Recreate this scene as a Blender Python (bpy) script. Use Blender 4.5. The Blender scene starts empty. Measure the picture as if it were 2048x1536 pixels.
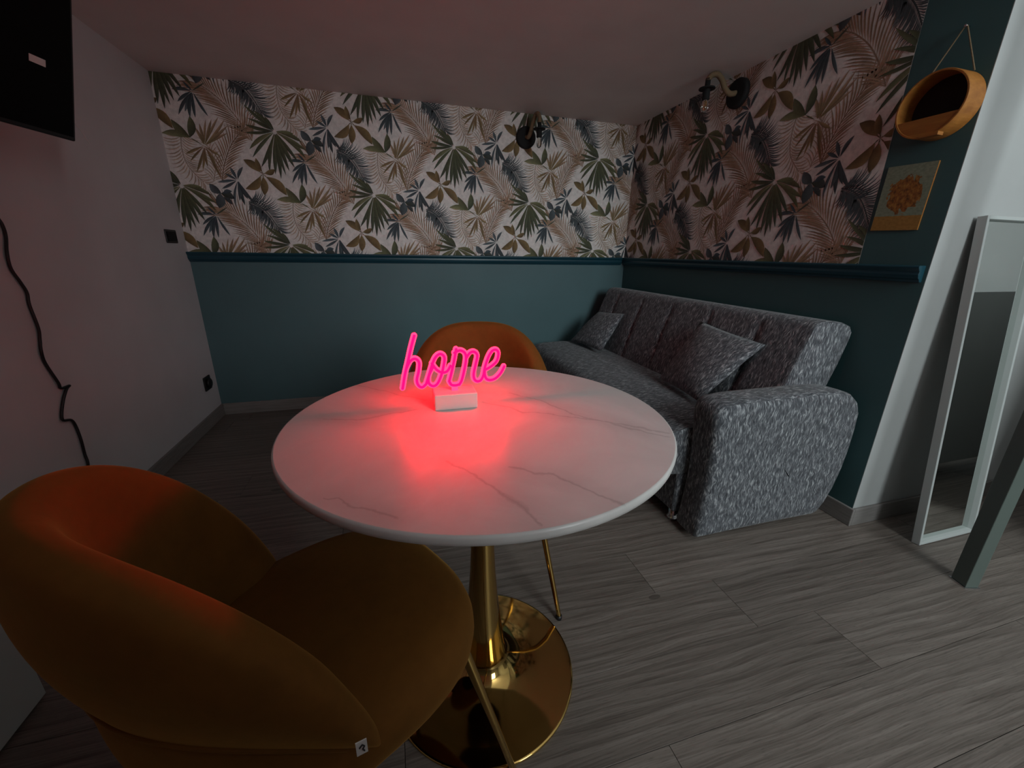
import bpy, math, random
from mathutils import Vector, Matrix
random.seed(7)
SC = bpy.context.scene
COL = SC.collection

# ------------------------------------------------------------------ camera
cam_d = bpy.data.cameras.new('camera')
cam = bpy.data.objects.new('camera', cam_d)
COL.objects.link(cam)
cam_d.sensor_fit = 'HORIZONTAL'
cam_d.sensor_width = 36.0
cam_d.lens = 808.0 / 2048.0 * 36.0
cam_d.clip_start = 0.02
_r, _u, _w = (0.96148, -0.274469, 0.014942), (0.070802, 0.299813, 0.951367), (0.2656, 0.913663, -0.307697)
cam.matrix_world = Matrix(((_r[0], _u[0], -_w[0], 0.0), (_r[1], _u[1], -_w[1], 0.0),
                           (_r[2], _u[2], -_w[2], 1.1), (0, 0, 0, 1)))
SC.camera = cam
SC.view_settings.view_transform = 'Standard'
SC.view_settings.look = 'None'
SC.view_settings.exposure = 0.0
SC.view_settings.gamma = 1.0
SC.view_settings.use_curve_mapping = False
SC.cycles.use_denoising = True
SC.cycles.max_bounces = 8

# ------------------------------------------------------------------ world + daylight from the window behind the camera
W = bpy.data.worlds.new('world'); SC.world = W; W.use_nodes = True
W.node_tree.nodes['Background'].inputs[0].default_value = (0.55, 0.68, 0.75, 1)
W.node_tree.nodes['Background'].inputs[1].default_value = 0.6
la = bpy.data.lights.new('window_daylight', 'AREA')
la.shape = 'RECTANGLE'; la.size = 1.3; la.size_y = 1.55
la.energy = 76.0; la.color = (0.88, 0.98, 1.0)
lo = bpy.data.objects.new('window_daylight', la); COL.objects.link(lo)
lo.location = (1.55, -2.42, 2.1)
lo.rotation_euler = (math.radians(90), 0, 0)

# ------------------------------------------------------------------ room measures
XL, YB, XR, YC = -1.2, 3.065, 1.828, 1.022      # left wall, back wall, right wall, end of the right wall
ZC = 2.015                                      # low ceiling
YE = 0.60                                       # edge of the low ceiling
XF, YF, ZH = 3.7, -2.5, 3.1                     # far right wall, wall behind camera, high ceiling

# ------------------------------------------------------------------ node helpers
class NT:
    def __init__(s, name, rough=0.6, metal=0.0, color=(0.5, 0.5, 0.5)):
        s.m = bpy.data.materials.new(name); s.m.use_nodes = True
        s.t = s.m.node_tree; s.b = s.t.nodes['Principled BSDF']
        s.b.inputs['Base Color'].default_value = (*color, 1)
        s.b.inputs['Roughness'].default_value = rough
        s.b.inputs['Metallic'].default_value = metal
    def n(s, typ, **kw):
        nd = s.t.nodes.new(typ)
        for k, v in kw.items(): setattr(nd, k, v)
        return nd
    def l(s, a, b): s.t.links.new(a, b)
    def val(s, sock, v):
        if isinstance(v, bpy.types.NodeSocket): s.l(v, sock)
        else: sock.default_value = v
    def math(s, op, a, b=0.0, c=0.0, clamp=False):
        nd = s.n('ShaderNodeMath', operation=op); nd.use_clamp = clamp
        s.val(nd.inputs[0], a); s.val(nd.inputs[1], b); s.val(nd.inputs[2], c)
        return nd.outputs[0]
    def vmath(s, op, a, b=(0, 0, 0)):
        nd = s.n('ShaderNodeVectorMath', operation=op)
        s.val(nd.inputs[0], a); s.val(nd.inputs[1], b)
        return nd.outputs['Value'] if op in ('LENGTH', 'DOT_PRODUCT', 'DISTANCE') else nd.outputs['Vector']
    def coord(s, kind='Object'):
        return s.n('ShaderNodeTexCoord').outputs[kind]
    def scale(s, vec, sc, loc=(0, 0, 0), rot=(0, 0, 0)):
        nd = s.n('ShaderNodeMapping'); s.l(vec, nd.inputs[0])
        nd.inputs['Scale'].default_value = sc; nd.inputs['Location'].default_value = loc
        nd.inputs['Rotation'].default_value = rot
        return nd.outputs[0]
    def noise(s, vec, sc=5.0, det=3.0, rough=0.5, dist=0.0, out='Fac'):
        nd = s.n('ShaderNodeTexNoise'); s.l(vec, nd.inputs['Vector'])
        nd.inputs['Scale'].default_value = sc; nd.inputs['Detail'].default_value = det
        nd.inputs['Roughness'].default_value = rough; nd.inputs['Distortion'].default_value = dist
        return nd.outputs[out]
    def ramp(s, fac, stops, interp='LINEAR'):
        nd = s.n('ShaderNodeValToRGB'); s.l(fac, nd.inputs[0]); nd.color_ramp.interpolation = interp
        e = nd.color_ramp.elements
        while len(e) < len(stops): e.new(0.5)
        for i, (p, c) in enumerate(stops):
            e[i].position = p; e[i].color = (*c, 1) if len(c) == 3 else c
        return nd.outputs[0]
    def mix(s, fac, a, b, mode='MIX'):
        nd = s.n('ShaderNodeMix', data_type='RGBA', blend_type=mode)
        s.val(nd.inputs[0], fac)
        for sock, v in ((nd.inputs[6], a), (nd.inputs[7], b)):
            if isinstance(v, bpy.types.NodeSocket): s.l(v, sock)
            else: sock.default_value = (*v, 1)
        return nd.outputs[2]
    def base(s, c): s.l(c, s.b.inputs['Base Color'])
    def bump(s, h, strength=0.2, dist=0.002):
        nd = s.n('ShaderNodeBump'); nd.inputs['Strength'].default_value = strength
        nd.inputs['Distance'].default_value = dist
        s.l(h, nd.inputs['Height']); s.l(nd.outputs[0], s.b.inputs['Normal'])

def paint(name, col, rough=0.75, var=0.05, bump=0.08):
    k = NT(name, rough)
    c = k.coord()
    nz = k.noise(c, 3.0, 4.0)
    d = tuple(max(0, x * (1 - var)) for x in col); u = tuple(x * (1 + var) for x in col)
    k.base(k.ramp(nz, [(0.3, d), (0.7, u)]))
    k.bump(k.noise(c, 220.0, 3.0), bump, 0.0006)
    return k.m

M = {}
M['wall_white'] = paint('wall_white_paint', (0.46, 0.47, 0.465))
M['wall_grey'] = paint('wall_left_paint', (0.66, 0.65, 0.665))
M['ceiling'] = paint('ceiling_paint', (0.80, 0.765, 0.745))
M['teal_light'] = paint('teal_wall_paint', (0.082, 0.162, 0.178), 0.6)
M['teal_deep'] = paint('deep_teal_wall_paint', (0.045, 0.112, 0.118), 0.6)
M['rail'] = paint('teal_rail_gloss', (0.012, 0.060, 0.085), 0.30, 0.08, 0.03)
M['black'] = NT('black_plastic', 0.45, 0, (0.010, 0.010, 0.011)).m
M['black_matte'] = NT('black_matte_metal', 0.85, 0, (0.006, 0.006, 0.0065)).m
M['white_plastic'] = NT('white_plastic', 0.5, 0, (0.72, 0.70, 0.68)).m
M['chrome'] = NT('chrome', 0.15, 1, (0.7, 0.7, 0.72)).m

def mk_skirting():
    k = NT('grey_skirting', 0.5)
    c = k.scale(k.coord(), (3, 3, 40))
    k.base(k.ramp(k.noise(c, 3.0, 4.0), [(0.3, (0.20, 0.185, 0.175)), (0.7, (0.27, 0.25, 0.24))]))
    return k.m
M['skirting'] = mk_skirting()

def mk_gold():
    k = NT('polished_gold_metal', 0.07, 1.0, (0.62, 0.40, 0.13))
    c = k.coord()
    r = k.math('MULTIPLY_ADD', k.noise(c, 14.0, 2.0), 0.06, 0.05)
    k.l(r, k.b.inputs['Roughness'])
    return k.m
M['gold'] = mk_gold()

def mk_wood_floor():
    k = NT('grey_oak_plank', 0.48)
    c = k.coord()
    info = k.n('ShaderNodeObjectInfo')
    off = k.n('ShaderNodeCombineXYZ')
    k.l(k.math('MULTIPLY', info.outputs['Random'], 37.0), off.inputs[0])
    k.l(k.math('MULTIPLY', info.outputs['Random'], 11.0), off.inputs[1])
    p = k.vmath('ADD', c, off.outputs[0])
    wob = k.noise(k.scale(p, (1.6, 5.0, 1)), 1.0, 2.0, out='Color')
    pw = k.vmath('ADD', p, k.vmath('MULTIPLY', wob, (0.0, 0.055, 0.0)))
    rings = k.noise(k.scale(pw, (0.9, 46.0, 1)), 1.0, 4.0, 0.6, 0.5)
    fine = k.noise(k.scale(pw, (5.0, 260.0, 1)), 1.0, 3.0, 0.6)
    pore = k.noise(k.scale(p, (26.0, 420.0, 1)), 1.0, 2.0, 0.6)
    cath = k.n('ShaderNodeTexWave', wave_type='RINGS', rings_direction='Z', wave_profile='SAW')
    k.l(k.scale(pw, (0.75, 6.0, 1.0)), cath.inputs['Vector'])
    cath.inputs['Scale'].default_value = 1.7; cath.inputs['Distortion'].default_value = 3.0
    cath.inputs['Detail'].default_value = 2.0; cath.inputs['Detail Scale'].default_value = 1.2
    h = k.math('ADD', k.math('MULTIPLY', rings, 0.38), k.math('MULTIPLY', fine, 0.48))
    h = k.math('ADD', h, k.math('MULTIPLY', cath.outputs['Fac'], 0.10))
    col = k.ramp(h, [(0.31, (0.082, 0.064, 0.053)), (0.43, (0.148, 0.122, 0.105)), (0.53, (0.205, 0.172, 0.150)), (0.68, (0.280, 0.242, 0.214))])
    tint = k.math('MULTIPLY_ADD', info.outputs['Random'], 0.26, 0.86)
    tv = k.n('ShaderNodeCombineColor'); [k.l(tint, tv.inputs[i]) for i in range(3)]
    col = k.mix(1.0, col, tv.outputs[0], 'MULTIPLY')
    knot = k.n('ShaderNodeTexVoronoi'); k.l(k.scale(p, (2.6, 6.0, 1)), knot.inputs['Vector']); knot.inputs['Scale'].default_value = 1.0
    kn = k.math('LESS_THAN', knot.outputs['Distance'], 0.07)
    col = k.mix(k.math('MULTIPLY', kn, 0.55), col, (0.035, 0.028, 0.024))
    pr = k.ramp(pore, [(0.30, (1, 1, 1)), (0.42, (0, 0, 0))])
    col = k.mix(k.math('MULTIPLY', pr, 0.45), col, (0.05, 0.042, 0.038))
    k.base(col)
    k.l(k.math('MULTIPLY_ADD', fine, 0.2, 0.36), k.b.inputs['Roughness'])
    k.bump(k.math('ADD', fine, k.math('MULTIPLY', pore, 0.5)), 0.22, 0.0008)
    return k.m
M['floor'] = mk_wood_floor()
M['subfloor'] = NT('dark_subfloor', 0.8, 0, (0.03, 0.026, 0.024)).m

def mk_sofa():
    k = NT('flecked_grey_chenille', 0.9)
    uv = k.coord('UV')
    w = k.noise(uv, 22.0, 2.0, out='Color')
    p = k.vmath('ADD', uv, k.vmath('MULTIPLY', k.vmath('SUBTRACT', w, (0.5, 0.5, 0.5)), (0.028, 0.010, 0)))
    a = k.noise(k.scale(p, (205.0, 38.0, 1)), 1.0, 2.0, 0.6, 0.6)
    b = k.noise(k.scale(p, (115.0, 24.0, 1), (3.1, 7.7, 0)), 1.0, 2.0, 0.6, 0.5)
    big = k.noise(uv, 16.0, 2.0)
    h = k.math('ADD', k.math('MULTIPLY', a, 0.6), k.math('MULTIPLY', b, 0.4))
    h = k.math('ADD', h, k.math('MULTIPLY', k.math('SUBTRACT', big, 0.5), 0.06))
    col = k.ramp(h, [(0.35, (0.032, 0.034, 0.041)), (0.46, (0.076, 0.081, 0.093)), (0.54, (0.155, 0.162, 0.178)), (0.64, (0.44, 0.455, 0.47))])
    k.base(col)
    k.b.inputs['Sheen Weight'].default_value = 0.15
    k.bump(h, 0.5, 0.003)
    return k.m
M['sofa'] = mk_sofa()

def mk_velvet():
    k = NT('mustard_velvet', 0.85)
    c = k.coord()
    n1 = k.noise(c, 7.0, 4.0, 0.6); n2 = k.noise(c, 60.0, 3.0)
    h = k.math('ADD', k.math('MULTIPLY', n1, 0.75), k.math('MULTIPLY', n2, 0.25))
    k.base(k.ramp(h, [(0.30, (0.112, 0.045, 0.008)), (0.52, (0.145, 0.057, 0.010)), (0.74, (0.172, 0.068, 0.012))]))
    k.b.inputs['Sheen Weight'].default_value = 0.45
    k.b.inputs['Sheen Roughness'].default_value = 0.4
    k.b.inputs['Sheen Tint'].default_value = (0.8, 0.42, 0.10, 1)
    k.b.inputs['Specular IOR Level'].default_value = 0.15
    k.bump(n2, 0.12, 0.002)
    return k.m
M['velvet'] = mk_velvet()
M['sideboard'] = paint('grey_sideboard_paint', (0.22, 0.22, 0.215), 0.5)
M['piping'] = NT('mustard_piping', 0.6, 0, (0.45, 0.20, 0.035)).m

VEINS = [[(0.1, 0.128), (0.163, 0.054), (0.194, -0.035), (0.26, -0.115), (0.334, -0.201)], [(0.021, 0.081), (0.099, -0.004), (0.207, -0.065), (0.347, -0.183)],
         [(0.0, -0.232), (0.027, -0.268), (0.06, -0.28), (0.082, -0.317), (0.101, -0.34), (0.128, -0.382)], [(-0.099, -0.191), (-0.048, -0.276), (-0.022, -0.332), (-0.002, -0.399)],
         [(-0.291, -0.256), (-0.267, -0.265), (-0.223, -0.301), (-0.182, -0.332)], [(-0.285, 0.294), (-0.193, 0.198), (-0.112, 0.121)], [(-0.333, 0.056), (-0.265, 0.034), (-0.203, 0.056), (-0.136, 0.067)]]
def mk_marble():
    k = NT('white_marble_with_veins', 0.34)
    c = k.coord()
    flat = k.vmath('MULTIPLY', c, (1, 1, 0))
    d1 = k.vmath('MULTIPLY', k.vmath('SUBTRACT', k.noise(c, 16.0, 4.0, 0.6, out='Color'), (0.5, 0.5, 0.5)), (0.035, 0.035, 0))
    p = k.vmath('ADD', flat, d1)
    best = None
    for line in VEINS:
        for a, b in zip(line, line[1:]):
            ba = (b[0] - a[0], b[1] - a[1], 0); L2 = ba[0] ** 2 + ba[1] ** 2
            pa = k.vmath('SUBTRACT', p, (a[0], a[1], 0))
            t = k.math('MULTIPLY', k.vmath('DOT_PRODUCT', pa, ba), 1 / L2, clamp=True)
            sc = k.n('ShaderNodeVectorMath', operation='SCALE'); sc.inputs[0].default_value = ba; k.l(t, sc.inputs['Scale'])
            d = k.vmath('LENGTH', k.vmath('SUBTRACT', pa, sc.outputs[0]))
            best = d if best is None else k.math('MINIMUM', best, d)
    wd = k.math('MULTIPLY_ADD', k.noise(c, 11.0, 2.0), 0.011, -0.0015)
    v = k.math('DIVIDE', best, k.math('MAXIMUM', wd, 0.0012))
    core = k.ramp(v, [(0.0, (1, 1, 1)), (1.0, (0, 0, 0))])
    halo = k.ramp(k.math('MULTIPLY', best, 22.0), [(0.0, (1, 1, 1)), (1.0, (0, 0, 0))], 'EASE')
    cloud = k.noise(c, 4.0, 4.0, 0.6, 1.0)
    base = k.ramp(cloud, [(0.35, (0.62, 0.60, 0.585)), (0.6, (0.70, 0.68, 0.665))])
    col = k.mix(k.math('MULTIPLY', halo, 0.17), base, (0.34, 0.325, 0.32))
    col = k.mix(k.math('MULTIPLY', core, 0.38), col, (0.20, 0.19, 0.19))
    k.base(col)
    return k.m
M['marble'] = mk_marble()
M['marble_edge'] = NT('pale_table_edge', 0.4, 0, (0.66, 0.68, 0.64)).m

def mk_print():
    k = NT('botanical_print', 0.8)
    a = k.n('ShaderNodeVertexColor', layer_name='print')
    c = k.coord()
    wash = k.noise(k.scale(c, (1, 1, 1)), 55.0, 3.0, 0.6)
    k.base(k.mix(1.0, a.outputs['Color'], k.ramp(wash, [(0.25, (0.80, 0.80, 0.80)), (0.7, (1.12, 1.12, 1.12))]), 'MULTIPLY'))
    return k.m
M['print'] = mk_print()

def mk_wood(name, c0, c1):
    k = NT(name, 0.5)
    c = k.coord()
    n1 = k.noise(k.scale(c, (30, 6, 60)), 1.0, 4.0, 0.6, 0.5)
    k.base(k.ramp(n1, [(0.3, c0), (0.7, c1)]))
    return k.m
M['planter_wood'] = mk_wood('orange_bent_wood', (0.30, 0.105, 0.018), (0.44, 0.175, 0.032))
M['rope'] = None
def mk_rope():
    k = NT('hemp_rope', 0.9)
    uv = k.coord('UV')
    wv = k.n('ShaderNodeTexWave', wave_type='BANDS', bands_direction='DIAGONAL'); k.l(k.scale(uv, (3, 22, 1)), wv.inputs['Vector'])
    wv.inputs['Scale'].default_value = 1.0; wv.inputs['Distortion'].default_value = 0.6
    k.base(k.ramp(wv.outputs['Fac'], [(0.1, (0.13, 0.085, 0.045)), (0.7, (0.30, 0.21, 0.12))]))
    k.bump(wv.outputs['Fac'], 0.6, 0.003)
    return k.m
M['rope'] = mk_rope()

def mk_emit(name, col, st):
    m = bpy.data.materials.new(name); m.use_nodes = True
    t = m.node_tree; t.nodes.clear()
    e = t.nodes.new('ShaderNodeEmission'); o = t.nodes.new('ShaderNodeOutputMaterial')
    e.inputs[0].default_value = (*col, 1); e.inputs[1].default_value = st
    t.links.new(e.outputs[0], o.inputs[0])
    return m
M['neon'] = mk_emit('pink_neon_core', (1.0, 0.0001, 0.0036), 64.0)
M['neon_edge'] = mk_emit('pale_pink_neon_edge', (1.0, 0.012, 0.040), 8.5)
def mk_glass():
    k = NT('clear_glass', 0.02, 0, (1, 1, 1))
    k.b.inputs['Transmission Weight'].default_value = 1.0; k.b.inputs['IOR'].default_value = 1.3
    return k.m
M['glass'] = mk_glass()
M['mirror'] = NT('silvered_mirror', 0.015, 1.0, (0.78, 0.82, 0.80)).m
M['frame_white'] = paint('white_frame_paint', (0.52, 0.55, 0.54), 0.45, 0.03, 0.02)
M['post'] = paint('grey_green_steel_paint', (0.115, 0.145, 0.130), 0.4, 0.05, 0.02)
_k = NT('black_screen', 0.5, 0, (0.002, 0.002, 0.002)); _k.b.inputs['Specular IOR Level'].default_value = 0.1; M['tv'] = _k.m
M['filament'] = NT('amber_filament', 0.4, 0.3, (0.8, 0.45, 0.15)).m

# ------------------------------------------------------------------ mesh helpers
def tag(o, label=None, cat=None, group=None, kind=None):
    if label: o['label'] = label
    if cat: o['category'] = cat
    if group: o['group'] = group
    if kind: o['kind'] = kind
    return o

def thing(name, loc=(0, 0, 0), rz=0.0, label=None, cat=None, group=None):
    o = bpy.data.objects.new(name, None); COL.objects.link(o)
    o.empty_display_size = 0.05; o.location = loc; o.rotation_euler = (0, 0, rz)
    return tag(o, label, cat, group)

def mesh(name, verts, faces, mat, parent=None, smooth=False, uvs=None, mats=None, loc=None):
    me = bpy.data.meshes.new(name); me.from_pydata([tuple(v) for v in verts], [], faces)
    me.materials.append(mat)
    if mats:
        for m in mats: me.materials.append(m)
    if smooth:
        for p in me.polygons: p.use_smooth = True
    if uvs is not None:
        ul = me.uv_layers.new(name='UVMap')
        for lp in me.loops: ul.data[lp.index].uv = uvs[lp.vertex_index]
    me.update()
    o = bpy.data.objects.new(name, me); COL.objects.link(o)
    if parent: o.parent = parent
    if loc: o.location = loc
    return o

def fix(o):
    import bmesh
    bm = bmesh.new(); bm.from_mesh(o.data)
    bmesh.ops.recalc_face_normals(bm, faces=bm.faces)
    bm.to_mesh(o.data); bm.free()
    return o

def bevel(o, w=0.003, seg=2, ang=30):
    md = o.modifiers.new('bevel', 'BEVEL'); md.width = w; md.segments = seg
    md.limit_method = 'ANGLE'; md.angle_limit = math.radians(ang)
    return o

BF = [(0, 3, 2, 1), (4, 5, 6, 7), (0, 1, 5, 4), (1, 2, 6, 5), (2, 3, 7, 6), (3, 0, 4, 7)]
def boxv(a, b):
    (x0, y0, z0), (x1, y1, z1) = a, b
    return [(x0, y0, z0), (x1, y0, z0), (x1, y1, z0), (x0, y1, z0), (x0, y0, z1), (x1, y0, z1), (x1, y1, z1), (x0, y1, z1)]
def box(name, a, b, mat, parent=None, bev=0.0):
    o = mesh(name, boxv(a, b), BF, mat, parent)
    if bev: bevel(o, bev)
    return o
def boxes(name, lst, mat, parent=None, bev=0.0):
    V, F = [], []
    for a, b in lst:
        k = len(V); V += boxv(a, b); F += [tuple(i + k for i in f) for f in BF]
    o = mesh(name, V, F, mat, parent)
    if bev: bevel(o, bev)
    return o

def lathe(name, prof, mat, parent=None, seg=64, smooth=True, axis='Z', loc=None, close=True):
    V, F = [], []
    for r, z in prof:
        for i in range(seg):
            a = 2 * math.pi * i / seg
            V.append((r * math.cos(a), r * math.sin(a), z))
    n = len(prof)
    for j in range(n - 1):
        for i in range(seg):
            k = (i + 1) % seg
            F.append((j * seg + i, j * seg + k, (j + 1) * seg + k, (j + 1) * seg + i))
    if close:
        F.append(tuple(reversed(range(seg)))); F.append(tuple((n - 1) * seg + i for i in range(seg)))
    if axis == 'X': V = [(z, x, y) for x, y, z in V]
    if axis == 'Y': V = [(y, z, x) for x, y, z in V]
    o = mesh(name, V, F, mat, parent, smooth, loc=loc)
    return fix(o)

def catmull(P, n=6):
    P = [Vector(p) for p in P]; out = []
    for i in range(len(P) - 1):
        p0, p1, p2, p3 = P[max(i - 1, 0)], P[i], P[i + 1], P[min(i + 2, len(P) - 1)]
        for j in range(n):
            t = j / n
            out.append(0.5 * ((2 * p1) + (-p0 + p2) * t + (2 * p0 - 5 * p1 + 4 * p2 - p3) * t * t + (-p0 + 3 * p1 - 3 * p2 + p3) * t ** 3))
    out.append(P[-1]); return out

def tube_data(P, r, seg=10, cap=True):
    P = [Vector(p) for p in P]; V, F, U = [], [], []
    rr = r if callable(r) else (lambda t: r)
    if cap:   # hemispherical ends
        d0 = (P[0] - P[1]).normalized(); d1 = (P[-1] - P[-2]).normalized()
        pts = [(P[0] + d0 * rr(0) * c, rr(0) * s) for c, s in ((0.98, 0.2), (0.7, 0.71), (0.38, 0.92))]
        pts += [(p, rr(i / (len(P) - 1))) for i, p in enumerate(P)]
        pts += [(P[-1] + d1 * rr(1) * c, rr(1) * s) for c, s in ((0.38, 0.92), (0.7, 0.71), (0.98, 0.2))]
    else:
        pts = [(p, rr(i / (len(P) - 1))) for i, p in enumerate(P)]
    up = None; dist = 0
    for i, (p, ra) in enumerate(pts):
        a = pts[max(i - 1, 0)][0]; b = pts[min(i + 1, len(pts) - 1)][0]
        t = (b - a).normalized()
        if up is None:
            up = Vector((0, 0, 1)) if abs(t.z) < 0.9 else Vector((1, 0, 0))
        up = (up - t * up.dot(t)).normalized(); sd = t.cross(up)
        if i: dist += (p - pts[i - 1][0]).length
        for k in range(seg):
            an = 2 * math.pi * k / seg
            V.append(p + (up * math.cos(an) + sd * math.sin(an)) * ra); U.append((k / seg, dist / 0.1))
    m = len(pts)
    for j in range(m - 1):
        for k in range(seg):
            q = (k + 1) % seg
            F.append((j * seg + k, (j + 1) * seg + k, (j + 1) * seg + q, j * seg + q))
    F.append(tuple(range(seg))); F.append(tuple(reversed(range((m - 1) * seg, m * seg))))
    return V, F, U
def tube(name, P, r, mat, parent=None, seg=10, cap=True):
    V, F, U = tube_data(P, r, seg, cap)
    return fix(mesh(name, V, F, mat, parent, True, U))
def tubes(name, lst, r, mat, parent=None, seg=10):
    V, F, U = [], [], []
    for P in lst:
        v, f, u = tube_data(P, r, seg); k = len(V)
        V += v; U += u; F += [tuple(i + k for i in q) for q in f]
    return fix(mesh(name, V, F, mat, parent, True, U))

def prism(name, prof, y0, y1, mat, parent=None):
    n = len(prof)
    V = [(x, y0, z) for x, z in prof] + [(x, y1, z) for x, z in prof]
    F = [tuple(range(n)), tuple(reversed(range(n, 2 * n)))] + [(i, i + n, (i + 1) % n + n, (i + 1) % n) for i in range(n)]
    return fix(mesh(name, V, F, mat, parent))

def struct(o): o['kind'] = 'structure'; return o

# ================================================================== SETTING
T = 0.12
ZR0, ZR1 = 1.022, 1.080      # chair rail on the papered walls
wl = struct(box('wall_left', (XL - T, YF - T, 0), (XL, YB + T, ZH), M['wall_grey']))
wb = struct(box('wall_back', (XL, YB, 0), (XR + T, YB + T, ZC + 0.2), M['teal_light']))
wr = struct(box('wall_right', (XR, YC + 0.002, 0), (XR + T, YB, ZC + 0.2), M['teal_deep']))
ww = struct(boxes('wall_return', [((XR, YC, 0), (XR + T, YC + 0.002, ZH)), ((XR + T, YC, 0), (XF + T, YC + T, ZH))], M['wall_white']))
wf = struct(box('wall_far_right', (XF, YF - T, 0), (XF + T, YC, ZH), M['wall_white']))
# wall behind the camera with the window opening
WX0, WX1, WZ0, WZ1 = 0.8, 2.3, 1.3, 2.7
wrear = struct(boxes('wall_rear', [((XL, YF - T, 0), (WX0, YF, ZH)), ((WX1, YF - T, 0), (XF, YF, ZH)),
                                   ((WX0, YF - T, 0), (WX1, YF, WZ0)), ((WX0, YF - T, WZ1), (WX1, YF, ZH))], M['wall_white']))
win = struct(thing('window_1', (WX0, YF - 0.06, WZ0)))
tag(win, 'white framed window in the wall behind the viewer', 'window')
boxes('window_frame', [((0, -.03, 0), (.05, .03, 1.4)), ((1.45, -.03, 0), (1.5, .03, 1.4)), ((.05, -.03, 0), (1.45, .03, .05)),
                       ((.05, -.03, 1.35), (1.45, .03, 1.4))], M['frame_white'], win)
struct(box('wall_added_shade', (XL, -0.62, 0), (0.64, -0.50, ZH), M['wall_white']))  # added unseen wall, blocks window light to darken the near chair
ceil = struct(box('ceiling', (XL, YE, ZC), (XF, YB, ZC + 0.2), M['ceiling']))
struct(box('ceiling_high', (XL - T, YF - T, ZH), (XF + T, YE + T, ZH + 0.1), M['ceiling']))
struct(box('wall_gallery', (XL, YE, ZC + 0.2), (XF, YE + T, ZH), M['wall_white']))

# floor: planks laid along the back wall
flo = struct(box('floor', (XL - T, YF - T, -0.06), (XF + T, YB + T, -0.012), M['subfloor']))
PW = 0.20
row_off = {}
def plank_mesh(L, w=PW):
    g = 0.0007; e = 0.00015
    V = [(g, g, -0.012), (L - g, g, -0.012), (L - g, w - g, -0.012), (g, w - g, -0.012),
         (g, g, -e), (L - g, g, -e), (L - g, w - g, -e), (g, w - g, -e),
         (g + e, g + e, 0), (L - g - e, g + e, 0), (L - g - e, w - g - e, 0), (g + e, w - g - e, 0)]
    F = [(0, 1, 5, 4), (1, 2, 6, 5), (2, 3, 7, 6), (3, 0, 4, 7), (4, 5, 9, 8), (5, 6, 10, 9), (6, 7, 11, 10), (7, 4, 8, 11), (8, 9, 10, 11)]
    me = bpy.data.meshes.new('plank'); me.from_pydata(V, [], F); me.materials.append(M['floor']); me.update()
    return me
PL = 1.30
full = plank_mesh(PL)
y = 0.515 - PW * 16
row = 0
while y < YB:
    w = min(PW, YB - y)
    if abs(y - 0.515) < 0.01: j = 1.25
    elif abs(y - 0.715) < 0.01: j = 1.022
    else: j = (row * 0.47 + 0.13 * ((row * 7) % 5)) % PL
    x = j - PL * math.ceil((j - XL) / PL)
    while x < XF and y + w > YF:
        x0 = max(x, XL); x1 = min(x + PL, XF)
        if x1 - x0 > 0.02:
            me = full if (x1 - x0 > PL - 1e-4 and w > PW - 1e-4) else plank_mesh(x1 - x0, w)
            o = bpy.data.objects.new('plank', me); COL.objects.link(o); o.parent = flo
            o.location = (x0, y, 0)
        x += PL
    y += PW; row += 1

# skirting boards
SK = 0.082
def skirt(name, a, b):
    return struct(bevel(box(name, a, b, M['skirting']), 0.003))
skirt('baseboard_left', (XL, YF, 0), (XL + 0.012, YB, SK))
skirt('baseboard_back', (XL + 0.012, YB - 0.012, 0), (XR - 0.012, YB, SK))
skirt('baseboard_right', (XR - 0.012, YC - 0.012, 0), (XR, YB, SK))
skirt('baseboard_return', (XR, YC - 0.012, 0), (XF, YC, SK))
skirt('baseboard_far_right', (XF - 0.012, YF, 0), (XF, YC - 0.012, SK))

# chair rail: moulded profile (depth, height)
RP = [(0, ZR0), (0.010, ZR0), (0.014, ZR0 + 0.008), (0.022, ZR0 + 0.014), (0.026, ZR0 + 0.026), (0.024, ZR0 + 0.036),
      (0.030, ZR0 + 0.044), (0.034, ZR0 + 0.050), (0.034, ZR1 - 0.003), (0.031, ZR1), (0, ZR1)]
def rail(name, A, B, inw):
    A, B, inw = Vector(A), Vector(B), Vector(inw); n = len(RP); V = []
    for P in (A, B):
        for d, z in RP: V.append(P + inw * d + Vector((0, 0, z)))
    F = [tuple(range(n)), tuple(range(n, 2 * n))] + [(i, (i + 1) % n, (i + 1) % n + n, i + n) for i in range(n)]
    o = fix(mesh(name, V, F, M['rail']))
    return struct(bevel(o, 0.001, 1))
rail('trim_1', (XL, YB, 0), (XR - 0.034, YB, 0), (0, -1, 0))
rail('trim_2', (XR, YB, 0), (XR, YC + 0.012, 0), (-1, 0, 0))

# ------------------------------------------------------------------ wallpaper (flat print, both papered walls)
ZW0, ZW1 = ZR1 - 0.004, ZC
S_END = XR + (YB - 1.262)
LX, LZ = 0.5385, 0.645
GREEN = (0.100, 0.106, 0.050); GREEN2 = (0.175, 0.172, 0.090); DGREEN = (0.052, 0.064, 0.044)
BLUE = (0.046, 0.066, 0.080); BLUE2 = (0.095, 0.122, 0.135); SLATE = (0.055, 0.066, 0.070)
BROWN = (0.215, 0.150, 0.065); BROWN2 = (0.150, 0.100, 0.045)
TAN = (0.37, 0.245, 0.165); TAN2 = (0.27, 0.165, 0.100); OLIVE = (0.215, 0.165, 0.070); PALE = (0.48, 0.375, 0.29)
PAPER = (0.80, 0.765, 0.735)
rp = random.Random(3)
QUADS = []     # (layer, [4 pts], [4 cols])
BL = [0]
def shade(c, f): return tuple(x * f for x in c)
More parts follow.
